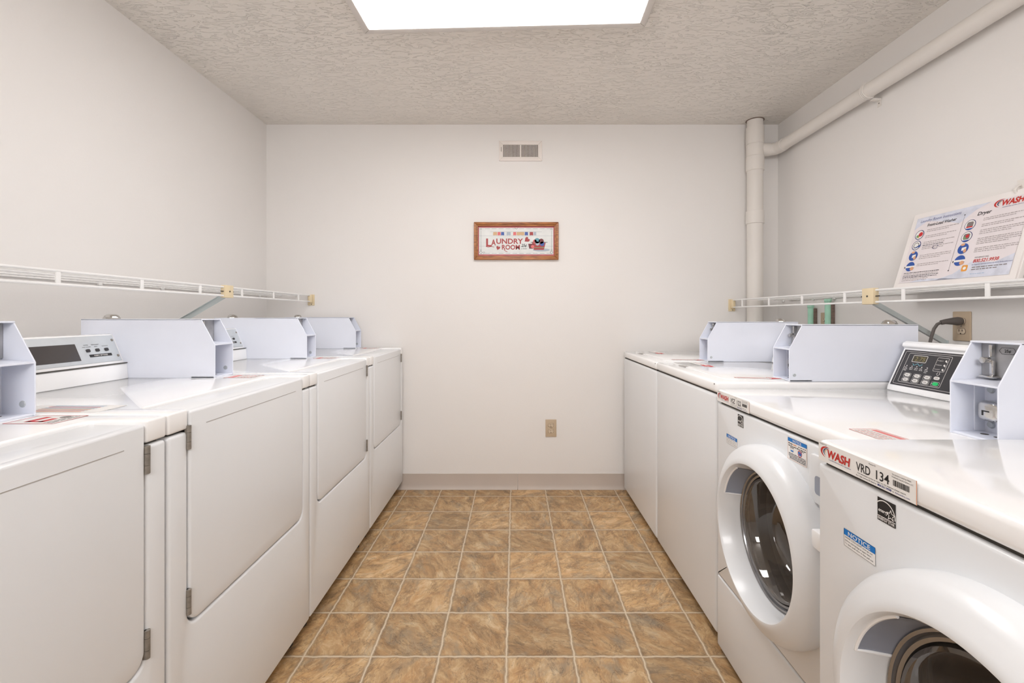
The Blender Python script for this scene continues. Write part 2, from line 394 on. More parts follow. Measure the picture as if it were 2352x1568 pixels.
# ------------------------------------------------------------------ coin box (shared by every machine)
def coin_box(parent, u0, w0, zb, price=False):
    bw = .1
    prof = [(0, 0), (0, .112), (.046, .197), (.45, .197), (.45, 0)]
    b = MB()
    P = [(w0 + a, zb + c) for a, c in prof]
    b.prism(P, 'x', u0, u0 + .003, .0008, 1); b.prism(P, 'x', u0 + bw - .003, u0 + bw, .0008, 1)
    b.box(u0, u0 + bw, w0 + .044, w0 + .45, zb + .194, zb + .198, .0008, 1)               # lid
    b.box(u0 + .002, u0 + bw - .002, w0 + .07, w0 + .449, zb + .001, zb + .195)            # housing behind the recess
    b.box(u0, u0 + bw, w0 + .003, w0 + .08, zb, zb + .005, .001, 1)                         # base flange
    b.prism([(w0 + .001, zb + .109), (w0 + .001, zb + .113), (w0 + .075, zb + .119), (w0 + .075, zb + .115)], 'x', u0 + .002, u0 + bw - .002, .0006, 1)  # shelf
    b.box(u0 + .003, u0 + .006, w0 + .048, w0 + .075, zb + .005, zb + .112, .0008, 1)       # folded corner of the lower recess
    if price is None: b.lathe([(0, .002), (.006, .0015), (.0075, 0)], axes((u0 + bw - .0028, w0 + .026, zb + .024), (0, -1, 0), (0, 0, 1)), 16, 1)
    elif not price: b.lathe([(0, .002), (.005, .002), (.006, 0)], axes((u0 + bw + .0002, w0 + .018, zb + .022), (0, 1, 0), (0, 0, 1)), 14, 1)
    for k in (.035, .062): b.prism([(u0 + k + .007 * math.cos(a * PI / 6), w0 + .04 + .007 * math.sin(a * PI / 6)) for a in range(12)], 'z', zb + .0049, zb + .0053, 0, 1, 2)
    box = b.build('coin_box', [M_BOX, M_RIVET, M_GAP], parent)
    MB().box(u0 + .004, u0 + bw - .004, w0 + .066, w0 + .0695, zb + .120, zb + .193, .0005, 1).build('coin_slide_plate', M_GALV, box)['label'] = 'bare metal plate behind the coin slide'
    s = MB(); cx = u0 + .030; yf = w0 + .064
    s.box(cx - .004, cx + .004, yf - .008, yf, zb + .165, zb + .192, .0025, 2)
    s.tube([(cx - .006, yf - .004, zb + .158), (cx - .006, yf - .018, zb + .158)], .0065, 14)
    s.box(cx - .004, cx + .005, yf - .006, yf, zb + .125, zb + .158, .002, 2)
    s.box(cx - .016, cx + .012, yf - .016, yf + .002, zb + .121, zb + .126, .0018, 2)
    s.build('coin_slide', M_CHROME, box)
    lk = MB(); cx2 = u0 + .040; zz = zb + .053
    Ml = axes((cx2, w0 + .07, zz), (1, 0, 0), (0, 0, 1))
    pr = [(0, .030), (.014, .029), (.020, .025), (.023, .015), (.024, 0)]
    lk.prism(rrect(cx2 - .022, cx2 + .022, zz - .021, zz + .021, .012, 6), 'y', w0 + .038, w0 + .07, .009, 4)
    lk.box(cx2 - .009, cx2 + .006, w0 + .0374, w0 + .045, zz - .001, zz + .0015, 0, 1, 1); lk.box(cx2 - .009, cx2 - .006, w0 + .0374, w0 + .045, zz - .009, zz, 0, 1, 1)
    lk.build('coin_box_lock', [M_CHROME, M_BLACK], box)
    for zr in (.092, .018):
        MB().lathe([(0, .004), (.006, .0035), (.008, 0)], axes((u0 + .020, w0 + .0695, zb + zr + .003), (1, 0, 0), (0, 0, 1)), 16).build('rivet', M_RIVET, box)
    kb = MB().lathe([(0, .016), (.012, .0155), (.019, .011), (.024, .002), (.024, -.001)], T(u0 + .05, w0 + .39, zb + .198), 8)
    kb.build('lid_lock', M_CHROME, box)
    if price:
        d = Decal(); hx = [(-.016, 0), (-.011, .0065), (.011, .0065), (.016, 0), (.011, -.0065), (-.011, -.0065)]
        d.pline(hx, .0007, M_TXT, 1, True); d.text('25¢', 0, -.003, .006, M_TXT, 1, align='c', bold=.01)
        d.build('price_mark', axes((u0 + .056, w0 + .0655, zb + .179), (1, 0, 0), (0, 0, 1)), box)
    return box

def feet(root, W, D, h):
    for x in (.05, W - .05):
        for y in (.06, D - .06):
            MB().lathe([(0, 0), (.022, 0), (.022, .012), (.010, .018), (.010, h + .01), (0, h + .01)], T(x, y, 0), 16).build('levelling_foot', M_GAP, root)

def sticker_top(root, u, w, du, dw, style, rot=0.0, z=.9353):
    d = Decal(); r = random.Random(style * 7)
    if style == 1:      # red bordered sticker with heavy red mark
        d.rect(0, 0, du, dw, M_PAPER); d.border(.001, .001, du - .001, dw - .001, .0022, M_STRED)
        d.rect(du * .2, dw * .62, du * .8, dw * .74, M_STRED, 1); d.rect(du * .2, dw * .38, du * .3, dw * .7, M_STRED, 1)
        d.rect(du * .2, dw * .36, du * .62, dw * .48, M_STRED, 1); d.disc(du * .8, dw * .35, dw * .09, M_TXTG, 1)
        for i in range(3): d.words(du * .1, du * .9, dw * (.1 + .07 * i), dw * .035, M_TXTG, 1, i)
    elif style == 2:    # faded red label
        d.rect(0, 0, du, dw, M_PAPER); d.border(.001, .001, du - .001, dw - .001, .002, M_STPINK)
        d.rect(du * .1, dw * .7, du * .9, dw * .9, M_STPINK, 1)
        for i in range(5): d.words(du * .1, du * .9, dw * (.1 + .11 * i), dw * .05, M_STPINK if i % 2 else M_TXTL, 1, i)
    elif style == 3:    # long multi coloured strip
        d.rect(0, 0, du, dw, M_PAPER)
        for i in range(9):
            a = .04 + i * .1
            d.poly([(du * a, dw * .2), (du * (a + .05), dw * .2), (du * (a + .07), dw * .8), (du * (a + .02), dw * .8)], [M_STORANGE, M_STPINK, M_TXTL, M_STORANGE, M_TXTL, M_STBLUE, M_STRED, M_STBLUE, M_STBLUE][i], 1)
    elif style == 4:    # lettered strip with red arrow end
        d.rect(0, 0, du, dw, M_PAPER)
        for i in range(7):
            a = .03 + i * .075; k = [M_TXTG, M_TXTG, M_STPINK, M_STRED, M_STRED, M_TXT, M_STPINK][i]
            d.ring(du * (a + .02), dw * .5, du * .022, du * .008, k, 1, .6 + i, 5.2 + i, 10, 1.2)
        d.poly([(du * .62, dw * .1), (du * .9, dw * .1), (du, dw * .5), (du * .9, dw * .9), (du * .62, dw * .9), (du * .58, dw * .5)], M_STRED, 1)
        d.words(du * .66, du * .88, dw * .4, dw * .2, M_PAPER, 2, 3)
    elif style == 5:    # outlined arrow sticker
        d.rect(0, 0, du, dw, M_PAPER); d.pline([(0, dw * .4), (du * .7, dw * .25), (du * .7, 0), (du, dw * .5), (du * .7, dw), (du * .7, dw * .75), (0, dw * .6)], .003, M_STRED, 1, True)
        d.poly([(du * .7, 0), (du, dw * .5), (du * .7, dw), (du * .78, dw * .5)], M_STRED, 1); d.words(du * .05, du * .65, dw * .45, dw * .08, M_STPINK, 1, 1)
    o = d.build('top_sticker', T(u, w, z) @ Matrix.Rotation(rot, 4, 'Z'), root)
    o['label'] = {1: 'red-bordered white sticker with heavy red mark', 2: 'faded red and white instruction sticker', 3: 'multi-coloured printed strip sticker', 4: 'lettered strip sticker ending in a red arrow', 5: 'red arrow sticker'}[style]
    return o

# ------------------------------------------------------------------ dryers
DX = -.7345
def dryer(y0, y1, label, hinge, stickers, hz=((.845, .898), (.474, .53)), detail=True):
    W = y1 - y0; D = .735; zt = .935
    root = thing('clothes_dryer', label, 'dryer', (DX - D / 2, (y0 + y1) / 2, 0), PI / 2, 'coin dryers along the left wall')
    inner = bpy.data.objects.new('tmp', None)
    off = T(-W / 2, -D / 2, 0)
    zb = .06; du0, du1 = .062, W - .056; zd = .448
    c = MB()
    c.box(.004, W - .004, .03, D, zb, .886, .004, 2)                                  # carcass
    c.box(.012, W - .012, .012, D - .01, .88, .892, 0, 1, 1)                           # dark line under the worktop
    r = .034; g = .004
    cut = [(du1 + g, .885), (du1 + g, zd + r)] + arc(du1 + g - r, zd - g + r, r, 0, -PI / 2, 6)[1:] + arc(du0 - g + r, zd - g + r, r, -PI / 2, -PI, 6) + [(du0 - g, .885)]
    c.prism([(0, zb), (W, zb), (W, .885)] + cut + [(0, .885)], 'y', 0, .034, .0075, 3)
    c.box(du0, du1, .022, .04, zd, .886, 0, 1, 1)                                       # shadow behind the door gap
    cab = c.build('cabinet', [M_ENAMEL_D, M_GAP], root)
    t = MB(); rr = .03; nd = .118
    notch = [(du1 + g, 0)] + [(du1 + g, nd - rr)] + arc(du1 + g - rr, nd - rr, rr, 0, PI / 2, 5)[1:] + arc(du0 - g + rr, nd - rr, rr, PI / 2, PI, 5) + [(du0 - g, 0)]
    t.prism([(W, 0), (W, D), (0, D), (0, 0)] + notch[::-1], 'z', .89, zt, .009, 3)
    t.build('worktop', M_ENAMEL, root)
    d = MB()
    zl = .929
    front = [(du1, zl), (du1, zd + r)] + arc(du1 - r, zd + r, r, 0, -PI / 2, 6)[1:] + arc(du0 + r, zd + r, r, -PI / 2, -PI, 6) + [(du0, zl)]
    d.prism(front, 'y', -.001, .021, .006, 3)
    d.box(du0 + .001, du1 - .001, .008, nd - .006, .905, zl - .0005, .004, 2)
    d.box(du0 + .055, du1 - .05, -.0014, .002, .8905, .892, 0, 1, 1)
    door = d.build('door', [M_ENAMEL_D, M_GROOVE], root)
    hu = du1 + .004 if hinge == 'r' else du0 - .004
    for a, b_ in hz:
        h = MB(); h.tube([(hu, -.001, a), (hu, -.001, a + .016)], .0055, 12); h.tube([(hu, -.001, a + .0168), (hu, -.001, b_ - .0158)], .0055, 12); h.tube([(hu, -.001, b_ - .015), (hu, -.001, b_)], .0055, 12)
        h.box(hu - .006, hu + .007, .0005, .004, a, b_, .0005, 1)
        h.build('hinge', M_STEEL, root)
    # console
    cw = W - .102
    cb = MB().prism([(.562, zt), (.566, .984), (.574, .986), (.578, .994), (.615, 1.082), (.625, 1.084), (.72, 1.078), (.72, zt)], 'x', .008, cw, .0015, 2)
    cb.box(.01, cw - .002, .5635, .57, .986, .9885, 0, 1, 1)
    con = cb.build('control_console', [M_ENAMEL, M_GAP], root)
    sl = axes((0, .5778, .9935), (1, 0, 0), (0, .037, .088)); Ls = math.hypot(.037, .088)
    p = MB().box(.012, cw - .006, .002, Ls - .003, -.0005, .0012, .0004, 1); fa = p.build('fascia', M_ALU, con); fa.data.transform(sl)
    w = MB().box(.16, .42, .014, Ls * .72, .0008, .002, .0005, 1).build('display_window', M_WINDOW, con); w.data.transform(sl)
    for i, u in enumerate((.453, .485, .517)):
        q = MB().prism(rrect(u - .0065, u + .0065, .039, .049, .003), 'z', .001, .004, .001, 2).build('button', M_PANEL, con); q.data.transform(sl)
    dd = Decal()
    for u, s1, s2 in ((.453, 'WHITES', 'AND COLORS'), (.485, 'PERMANENT', 'PRESS'), (.517, 'DELICATES', '')):
        dd.text(s1, u, .0615 if s2 else .055, .0032, M_TXT, 1, align='c', w=None); 
        if s2: dd.text(s2, u, .055, .0032, M_TXT, 1, align='c')
    dd.rect(.452, .022, .53, .031, M_BLACK, 1); dd.text('FABRIC SETTINGS', .491, .0245, .0042, M_PAPER, 2, align='c', bold=.01)
    dd.build('button_legend', sl @ T(0, 0, .0012), con)
    for v in (.075, .02):
        q = MB().lathe([(0, .002), (.0035, .002), (.0048, 0)], T(cw - .014, v, .001), 12).build('screw', M_STEEL, con); q.data.transform(sl)
    coin_box(root, W - .102, .272, zt, None)
    feet(root, W, D, zb)
    for s in stickers: sticker_top(root, *s)
    for ch in root.children:
        ch.location = off.translation
    bpy.data.objects.remove(inner)
    return root

dryer(.288, .965, 'white coin dryer nearest the camera on the left, cut off by the photo edge', 'r', [(.597, .158, .075, .1, 1)], ((.83, .885), (.462, .518)))
dryer(.971, 1.638, 'white coin dryer second from the camera on the left, door hinged on its near side', 'l', [(.565, .145, .072, .1, 2), (.02, .17, .08, .2, 3)])
dryer(1.644, 2.317, 'white coin dryer in left row between the near-side-hinged dryer and the last one', 'r', [(.57, .145, .07, .1, 2)])
dryer(2.323, 2.998, 'white coin dryer at the far end of the left row, against the back wall', 'r', [(.57, .145, .07, .1, 2)])

# ------------------------------------------------------------------ top-load washers
def simple_console(root, W, w0, zt, u0, u1):
    c = MB().prism([(w0, zt), (w0 + .004, zt + .02), (w0 + .05, zt + .13), (w0 + .06, zt + .135), (w0 + .15, zt + .13), (w0 + .15, zt)], 'x', u0, u1, .003, 2).build('control_console', M_ENAMEL, root)
    return c
def top_washer(y0, y1, label, xf=.70):
    W = y1 - y0; D = .70; zt = .915
    root = thing('washing_machine', label, 'washing machine', (xf + D / 2, (y0 + y1) / 2, 0), -PI / 2, 'top-load washers in the right row')
    c = MB(); c.box(0, W, 0, D, .035, .872, .014, 4); c.box(.006, W - .006, .006, D - .006, .868, .88, 0, 1, 1)
    c.build('cabinet', [M_ENAMEL_D, M_GAP], root)
    MB().box(-.001, W + .001, -.002, D, .8755, zt - .001, .0095, 3).build('worktop', M_ENAMEL, root)
    l = MB().prism(rrect(.035, W - .035, .055, .5, .05, 8), 'z', zt - .004, zt + .0025, .002, 2)
    lid = l.build('lid', M_ENAMEL, root)
    MB().prism([(.16, .05), (.24, .05), (.22, .075), (.17, .07)], 'z', zt - .002, zt + .003, .001, 1).build('lid_finger_notch', M_GROOVE, lid)
    MB().lathe([(0, .0015), (.0025, .001), (.003, 0)], axes((W - .012, -.002, .905), (1, 0, 0), (0, 0, 1)), 10).build('screw', M_GAP, root)
    simple_console(root, W, .56, zt, .01, W - .105)
    coin_box(root, W - .102, .254, zt, False)
    feet(root, W, D, .035)
    s4 = sticker_top(root, .045, .14, .2, .05, 4, .0, zt + .0028)
    sticker_top(root, W - .06, .10, .16, .05, 5, PI / 2 - .2, zt + .0004 + .0026)
    for ch in root.children: ch.location = (-W / 2, -D / 2, 0)
    return root
top_washer(2.268, 2.945, 'plain white top-load washer at the far end of the right row, against the back wall')
top_washer(1.592, 2.262, 'plain white top-load washer between the other top-loader and a round-door washer')

# ------------------------------------------------------------------ front-load washers
def wash_logo(d, x, y, h, l=1, letters='WASH', wl=None):
    """swooshes followed by slanted red letters; h = letter height, (x, y) = left end of the letters' baseline"""
    d.crescent(x + .05 * h, y + .55 * h, 1.15 * h, .72 * h, .36 * h, PI * .32, PI * 1.45, M_WASHRED, l)
    d.crescent(x + .15 * h, y + .55 * h, .72 * h, .52 * h, .22 * h, PI * .36, PI * 1.4, M_NAVY, l)
    d.crescent(x + .2 * h, y + .6 * h, .42 * h, .36 * h, .12 * h, PI * .36, PI * 1.3, M_GOLD, l)
    d.disc(x + .12 * h, y + 1.18 * h, .07 * h, M_BLUE, l, 8)
    d.text(letters, x + .22 * h, y, h, M_WASHRED, l + 1, w=wl or 2.75 * h, bold=.035, shear=.12)
def id_label(root, u0, z0, code, num, W, yf):
    Lw, H = .214, .0355
    d = Decal(); d.rect(0, 0, Lw, H, M_PAPER); d.rect(Lw - .0012, 0, Lw, H, M_STORANGE, 1)
    d.text('PROPERTY OF', .003, H - .0045, .0022, M_TXT, 1)
    wash_logo(d, .0215, .0118, .0140, 1, wl=.058)
    d.text('multifamily laundry systems', .028, .0072, .0021, M_TXTB, 1, w=.056)
    d.text(code, .096, .0118, .0142, M_TXT, 1, w=.031, bold=.012); d.text(num, .139, .0118, .0142, M_TXT, 1, w=.026, bold=.012)
    d.text('Machine ID', .124, H - .005, .0022, M_TXT, 1)
    d.text('For immediate service or repair on this machine, please report', .100, .0072, .0025, M_TXT, 1, w=.095)
    d.text('the 6 digit machine ID above to', .096, .0028, .0025, M_TXT, 1, w=.044)
    d.text('800.521.9938', .142, .0026, .0031, M_TXTB, 1, w=.027, bold=.03); d.text('or', .171, .0028, .0025, M_TXT, 1); d.text('fixlaundry.com', .176, .0028, .0028, M_TXTB, 1, w=.026)
    d.text('This machine is owned by WASH', .17, .0295, .0022, M_TXT, 1, w=.034); d.text('Multifamily Laundry Systems, LLC', .17, .0255, .0022, M_TXT, 1, w=.038)
    x = .172; r = random.Random(3)
    while x < .201:
        w = r.choice((.0005, .0008, .0013)); d.rect(x, .0135, x + w, .0225, M_TXT, 1); x += w + r.choice((.0005, .0009))
    d.build('identity_label', axes((u0, yf - .0004, z0), (1, 0, 0), (0, 0, 1)), root, 'white identity label reading WASH ' + code + ' ' + num)
def energy_label(root, u0, z0, yf):
    w, h = .035, .0365; d = Decal(); d.rect(0, 0, w, h, M_BLACK)
    d.ring(w * .4, h * .36, w * .58, .0016, M_PAPER, 1, -.1, PI * .80, 26, 1.0)
    d.rect(0, h * .19, w, h * .22, M_PAPER, 1); d.text('ENERGY STAR', w / 2, h * .05, .0042, M_PAPER, 1, w=w * .92, align='c', bold=.02)
    d.text('energy', w * .06, h * .4, .0055, M_PAPER, 1, w=w * .56, shear=.3, bold=.02)
    cx, cy = w * .76, h * .45; R = .0085
    st = [(cx + (R if i % 2 == 0 else R * .42) * math.sin(PI * i / 5), cy + (R if i % 2 == 0 else R * .42) * math.cos(PI * i / 5)) for i in range(10)]
    d.pline(st, .0012, M_PAPER, 2, True)
    d.build('energy_label', axes((u0, yf - .0004, z0), (1, 0, 0), (0, 0, 1)), root, 'black efficiency label with white star')
def notice_label(root, u0, z0, yf, full=True):
    w, h = .071, .030; d = Decal(); d.rect(0, 0, w, h, M_PAPER); d.border(.0003, .0003, w - .0003, h - .0003, .0005, M_TXTG)
    d.rect(0, h - .011, w, h, M_BLUE, 1); d.text('NOTICE', w / 2, h - .0092, .0072, M_PAPER, 2, w=.05, align='c', bold=.01)
    for i, s in enumerate(('DOOR LOCK LIGHT must go out', 'before attempting to open door.', 'To open, push door in then pull out.')):
        d.text(s, .003, .0145 - i * .0052, .0027, M_TXT, 1, w=(.062, .06, .064)[i])
    d.build('notice_label', axes((u0, yf - .0004, z0), (1, 0, 0), (0, 0, 1)), root, 'small white notice label with blue heading')
def soap_notice(root, u0, z0, yf):
    w, h = .076, .054; d = Decal(); d.rect(0, 0, w, h, M_PAPER); d.border(.0003, .0003, w - .0003, h - .0003, .0006, M_STORANGE)
    d.rect(0, h - .0095, w, h, M_BLUE, 1); d.text('NOTICE', w / 2, h - .0078, .006, M_PAPER, 2, w=.034, align='c', bold=.01)
    d.words(.003, .02, h - .0155, .0028, M_TXT, 1, 1); d.words(.022, .036, h - .0155, .0028, M_STORANGE, 1, 2); d.words(.042, .072, h - .0155, .0028, M_TXTG, 1, 4)
    d.words(.003, .072, h - .0205, .0024, M_TXT, 1, 9)
    d.rect(.012, .021, .023, .0245, M_BLUE, 1); d.border(.012, .021, .023, .029, .0006, M_TXTG); d.words(.01, .028, .0305, .0018, M_TXT, 1, 5)
    d.poly([(.044, .02), (.054, .02), (.056, .029), (.042, .029)], M_BLUE, 1); d.ring(.049, .0245, .0075, .0014, M_STRED, 2); d.line(.044, .019, .055, .03, .0014, M_STRED, 3); d.words(.046, .066, .0305, .0018, M_TXT, 1, 6)
    for i in range(5): d.words(.004 + (.004 if i > 2 else 0), .072, .0148 - i * .003, .0018, M_TXT, 1, 20 + i)
    d.build('notice_label', axes((u0, yf - .0004, z0), (1, 0, 0), (0, 0, 1)), root, 'larger white notice label with blue heading and detergent pictures')

def front_washer(xf, y0, y1, dz, label, code, num, near=False):
    W = y1 - y0; D = .745; zt = .893 + dz
    root = thing('front_load_washer', label, 'washing machine', (xf + D / 2, (y0 + y1) / 2, 0), -PI / 2, 'front-load washers in the right row')
    zg = zt - .044; zb = .022; zs = .262 + dz; uc = W / 2; zc = .547 + dz * 1.4; N = 64
    # cabinet: sides, top tray, back; the front panel has a round opening
    c = MB()
    c.box(0, .012, .012, D, zb, zg, .002, 1); c.box(W - .012, W, .012, D, zb, zg, .002, 1); c.box(0, W, D - .012, D, zb, zg); c.box(0, W, .02, D, zb, zb + .01)
    c.box(.008, W - .008, .01, D - .01, zg - .006, zg + .006, 0, 1, 1)
    t = bmesh.new(); ro = .196
    def edge_pt(a):
        cx, sz = math.cos(a), math.sin(a); k = min((uc - .0) / abs(cx) if abs(cx) > 1e-6 else 9, ((zg - .003 - zc) if sz > 0 else (zc - zs - .002)) / abs(sz) if abs(sz) > 1e-6 else 9)
        return (uc + cx * k, zc + sz * k)
    angs = sorted(set([2 * PI * i / N for i in range(N)] + [math.atan2(b, a) % (2 * PI) for a, b in ((uc, zg - .003 - zc), (-uc, zg - .003 - zc), (-uc, zs + .002 - zc), (uc, zs + .002 - zc))]))
    A = [t.verts.new((uc + ro * math.cos(a), 0, zc + ro * math.sin(a))) for a in angs]; B = [t.verts.new((edge_pt(a)[0], 0, edge_pt(a)[1])) for a in angs]
    A2 = [t.verts.new((v.co.x, .012, v.co.z)) for v in A]; B2 = [t.verts.new((v.co.x, .012, v.co.z)) for v in B]
    n = len(angs)
    for i in range(n):
        j = (i + 1) % n
        t.faces.new((A[i], A[j], B[j], B[i])); t.faces.new((A2[i], A2[j], B2[j], B2[i])); t.faces.new((A[i], A[j], A2[j], A2[i])); t.faces.new((B[i], B[j], B2[j], B2[i]))
    bmesh.ops.recalc_face_normals(t, faces=t.faces)
    es = [e for e in t.edges if e.verts[0] in B and e.verts[1] in B]
    bmesh.ops.bevel(t, geom=es, offset=.006, segments=3, profile=.5, affect='EDGES')
    c._take(t, 0)
    c.box(.004, W - .004, .004, .012, zs - .004, zs + .004, 0, 1, 2)
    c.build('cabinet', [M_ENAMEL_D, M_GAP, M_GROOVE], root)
    MB().box(0, W, -.001, .016, zb, zs - .002, .005, 3).build('lower_service_panel', M_ENAMEL_D, root)
    MB().box(-.001, W + .001, -.003, D, zg + .003, zt, .011, 4).build('worktop', M_ENAMEL, root)
    # door
    Md = axes((uc, 0, zc), (1, 0, 0), (0, 0, 1))          # local z points out of the machine
    d = MB().lathe([(.2, .0), (.243, .0), (.2445, .018), (.2425, .034), (.236, .0455), (.226, .053), (.206, .0625), (.197, .0660), (.1915, .0655), (.188, .060), (.181, .02), (.176, -.004), (.170, -.008), (.168, -.02)], Md, 128)
    door = d.build('door', M_ENAMEL_D, root)
    MB().lathe([(.1775, .0), (.172, .006), (.168, .004), (.166, -.002), (.162, .002), (.157, 0), (.155, -.008)], Md, 72).build('door_bezel', M_BEZEL, door)['label'] = 'shiny grey ring around the glass'
    MB().lathe([(.1555, -.006), (.152, .004), (.146, .005), (.141, .0), (.132, -.03), (.121, -.062), (.114, -.074), (.104, -.080), (.06, -.086), (0, -.088)], Md, 64).build('door_glass', M_GLASS, door)['label'] = 'dark round door glass'
    # pull pocket on the upper left of the opening wall
    pk = MB(); t = bmesh.new(); rows = []
    for i in range(25):
        a = PI * (.68 + .225 * i / 24); row = []
        for rr, h in ((.1872, .05), (.1845, .032), (.179, .008), (.1765, .0)):
            row.append(t.verts.new(Md @ Vector(((rr - .0022) * math.cos(a), (rr - .0022) * math.sin(a), h))))
        rows.append(row)
    for a, b_ in zip(rows, rows[1:]):
        for k in range(3): t.faces.new((a[k], a[k + 1], b_[k + 1], b_[k]))
    pk._take(t, 0)
    rim = [Md @ Vector((.1855 * math.cos(PI * (.68 + .225 * i / 24)), .1855 * math.sin(PI * (.68 + .225 * i / 24)), .051)) for i in range(25)]
    rim2 = [Md @ Vector(((.1855 - .0105 * k / 4) * math.cos(.905 * PI), (.1855 - .0105 * k / 4) * math.sin(.905 * PI), .051 - .051 * k / 4)) for k in range(5)]
    pk.tube(rim + rim2[1:], .0026, 8, 1)
    pk.build('pull_pocket', [M_POCKET, M_ENAMEL], door)['label'] = 'grey recessed finger pull'
    MB().box(uc + .215, uc + .262, -.04, .0, zc + .088, zc + .128, .004, 2).build('door_catch', M_ENAMEL, door)
    g = MB().lathe([(.1975, .002), (.19, -.03), (.18, -.05), (.2, -.07), (.22, -.10)], Md, 48).build('door_gasket', M_DARKRUB, root)
    dr = MB().lathe([(.22, -.10), (.235, -.12), (.235, -.42), (.15, -.45), (0, -.455)], Md, 48)
    for k in range(3):
        a = 2 * PI * k / 3 + .5
        dr.tube([Md @ Vector((.225 * math.cos(a), .225 * math.sin(a), -.13)), Md @ Vector((.225 * math.cos(a), .225 * math.sin(a), -.4))], .03, 10)
    dr.build('drum', M_DRUM, root)
    # dispenser drawer at upper right
    q = MB(); q.prism(rrect(W - .186, W - .022, zc + .168, zc + .278, .012), 'y', -.006, .004, .0035, 3)
    q.prism(rrect(W - .165, W - .04, zc + .19, zc + .232, .008), 'y', -.0066, -.005, 0, 1, 1)
    q.build('dispenser_drawer', [M_ENAMEL_D, M_POCKET], root)
    # console with charcoal key panel
    cw = W - .104
    cb = MB().prism([(.574, zt), (.576, zt + .012), (.634, zt + .141), (.626, zt + .148), (.628, zt + .158), (.64, zt + .165), (.725, zt + .16), (.725, zt)], 'x', .006, cw, .003, 3)
    con = cb.build('control_console', M_ENAMEL, root)
    sl = axes((.012, .5795, zt + .0195), (1, 0, 0), (0, .058, .129)); LS = .128
    pn = MB().box(.003, cw - .02, 0, LS, -.0004, .0012, .0005, 1).build('key_panel', M_PANEL, con); pn.data.transform(sl)
    pr = Decal(); b0, b1, a0, a1 = .014, LS - .012, .028, .178
    def U(a): return a0 + a * (a1 - a0)
    def V(b): return b0 + b * (b1 - b0)
    pr.border(.012, .006, cw - .03, LS - .006, .0011, M_LINE, 1, .004); pr.border(a0, b0, a1, b1, .0011, M_LINE, 1, .004)
    pr.rect(U(.13), V(.72), U(.47), V(.94), M_LCD, 1); pr.border(U(.13), V(.72), U(.47), V(.94), .0016, M_LINE, 2, .002)
    pr.text('2.75', U(.31), V(.765), .013, M_DIG, 2, w=.036, align='c', shear=.1)
    pr.pline([(U(.18), V(.66)), (U(.22), V(.6)), (U(.3), V(.67)), (U(.36), V(.6)), (U(.42), V(.66))], .0014, M_TEAL, 1)
    for i, a in enumerate((.06, .19, .31, .43, .56)):
        pr.disc(U(a), V(.565), .002, M_LINE, 1, 10)
        for j in range(3 if i in (0, 4) else 2): pr.words(U(a) - .006, U(a) + .006, V(.5 - .05 * j), .002, M_LINE, 1, i * 5 + j)
    pr.border(U(.7), V(.5), U(.95), V(.94), .001, M_LINE, 1, .002)
    for i, s in enumerate(('HEAVY', 'MEDIUM', 'LIGHT')):
        pr.disc(U(.73), V(.85 - .14 * i), .0013, M_LINE, 1, 8); pr.text(s, U(.75), V(.83 - .14 * i), .0032, M_LINE, 1, w=.014); pr.disc(U(.9), V(.85 - .14 * i), .0032, M_LINE, 1, 7); pr.disc(U(.92), V(.82 - .14 * i), .002, M_LINE, 1, 7)
    pr.pline([(U(.83), V(.5)), (U(.83), V(.43)), (U(.81), V(.43)), (U(.85), V(.36)), (U(.89), V(.43)), (U(.87), V(.43)), (U(.87), V(.5))], .001, M_LINE, 1)
    spots = [(.17, .26), (.41, .26), (.65, .26), (.17, .1), (.41, .1), (.65, .1), (.88, .1)]
    for i, (a, b_) in enumerate(spots): pr.border(U(a) - .0135, V(b_) - .0065, U(a) + .0125, V(b_) + .0065, .0008, M_LINE, 1, .003); pr.disc(U(a) - .0115, V(b_), .0012, M_LINE, 1, 8)
    pr.build('panel_print', sl @ T(0, 0, .0013), con)
    for i, (a, b_) in enumerate(spots + [(.86, .28)]):
        q = MB().prism(rrect(U(a) - .0085, U(a) + .0105, V(b_) - .0052, V(b_) + .0052, .005), 'z', .001, .0035, .001, 2)
        q.box(U(a) - .004, U(a) + .006, V(b_) - .0008, V(b_) + .0008, .0034, .0038, 0, 1, 1)
        green = i == 6
        o = q.build('button', [M_GREENB if green else M_LINE, M_TXTG if not green else M_GREENB], con); o.data.transform(sl)
        if green: o['label'] = 'green start button'
    coin_box(root, W - .102, .243, zt, price=True)
    feet(root, W, D, zb)
    id_label(root, .006, zg + .006, code, num, W, -.0032)
    energy_label(root, .144, zg - .0468, -.0002)
    notice_label(root, .069, .729 + dz * .65, -.0002)
    if not near: soap_notice(root, .406, .783, -.0002)
    sticker_top(root, .545, .02, .05, .1, 5, 0, zt + .0004) if False else sticker_top(root, W - .13, .045, .1, .06, 2, 0, zt + .0004)
    for ch in root.children: ch.location = (-W / 2, -D / 2, 0)
    return root
front_washer(.694, .886, 1.570, 0.0, 'white round-door washer beyond the nearest one, its identity label reading VSZ 122', 'VSZ', '122')
front_washer(.583, .196, .880, .016, 'white round-door washer nearest the camera on the right, its identity label reading VRD 134', 'VRD', '134', True)

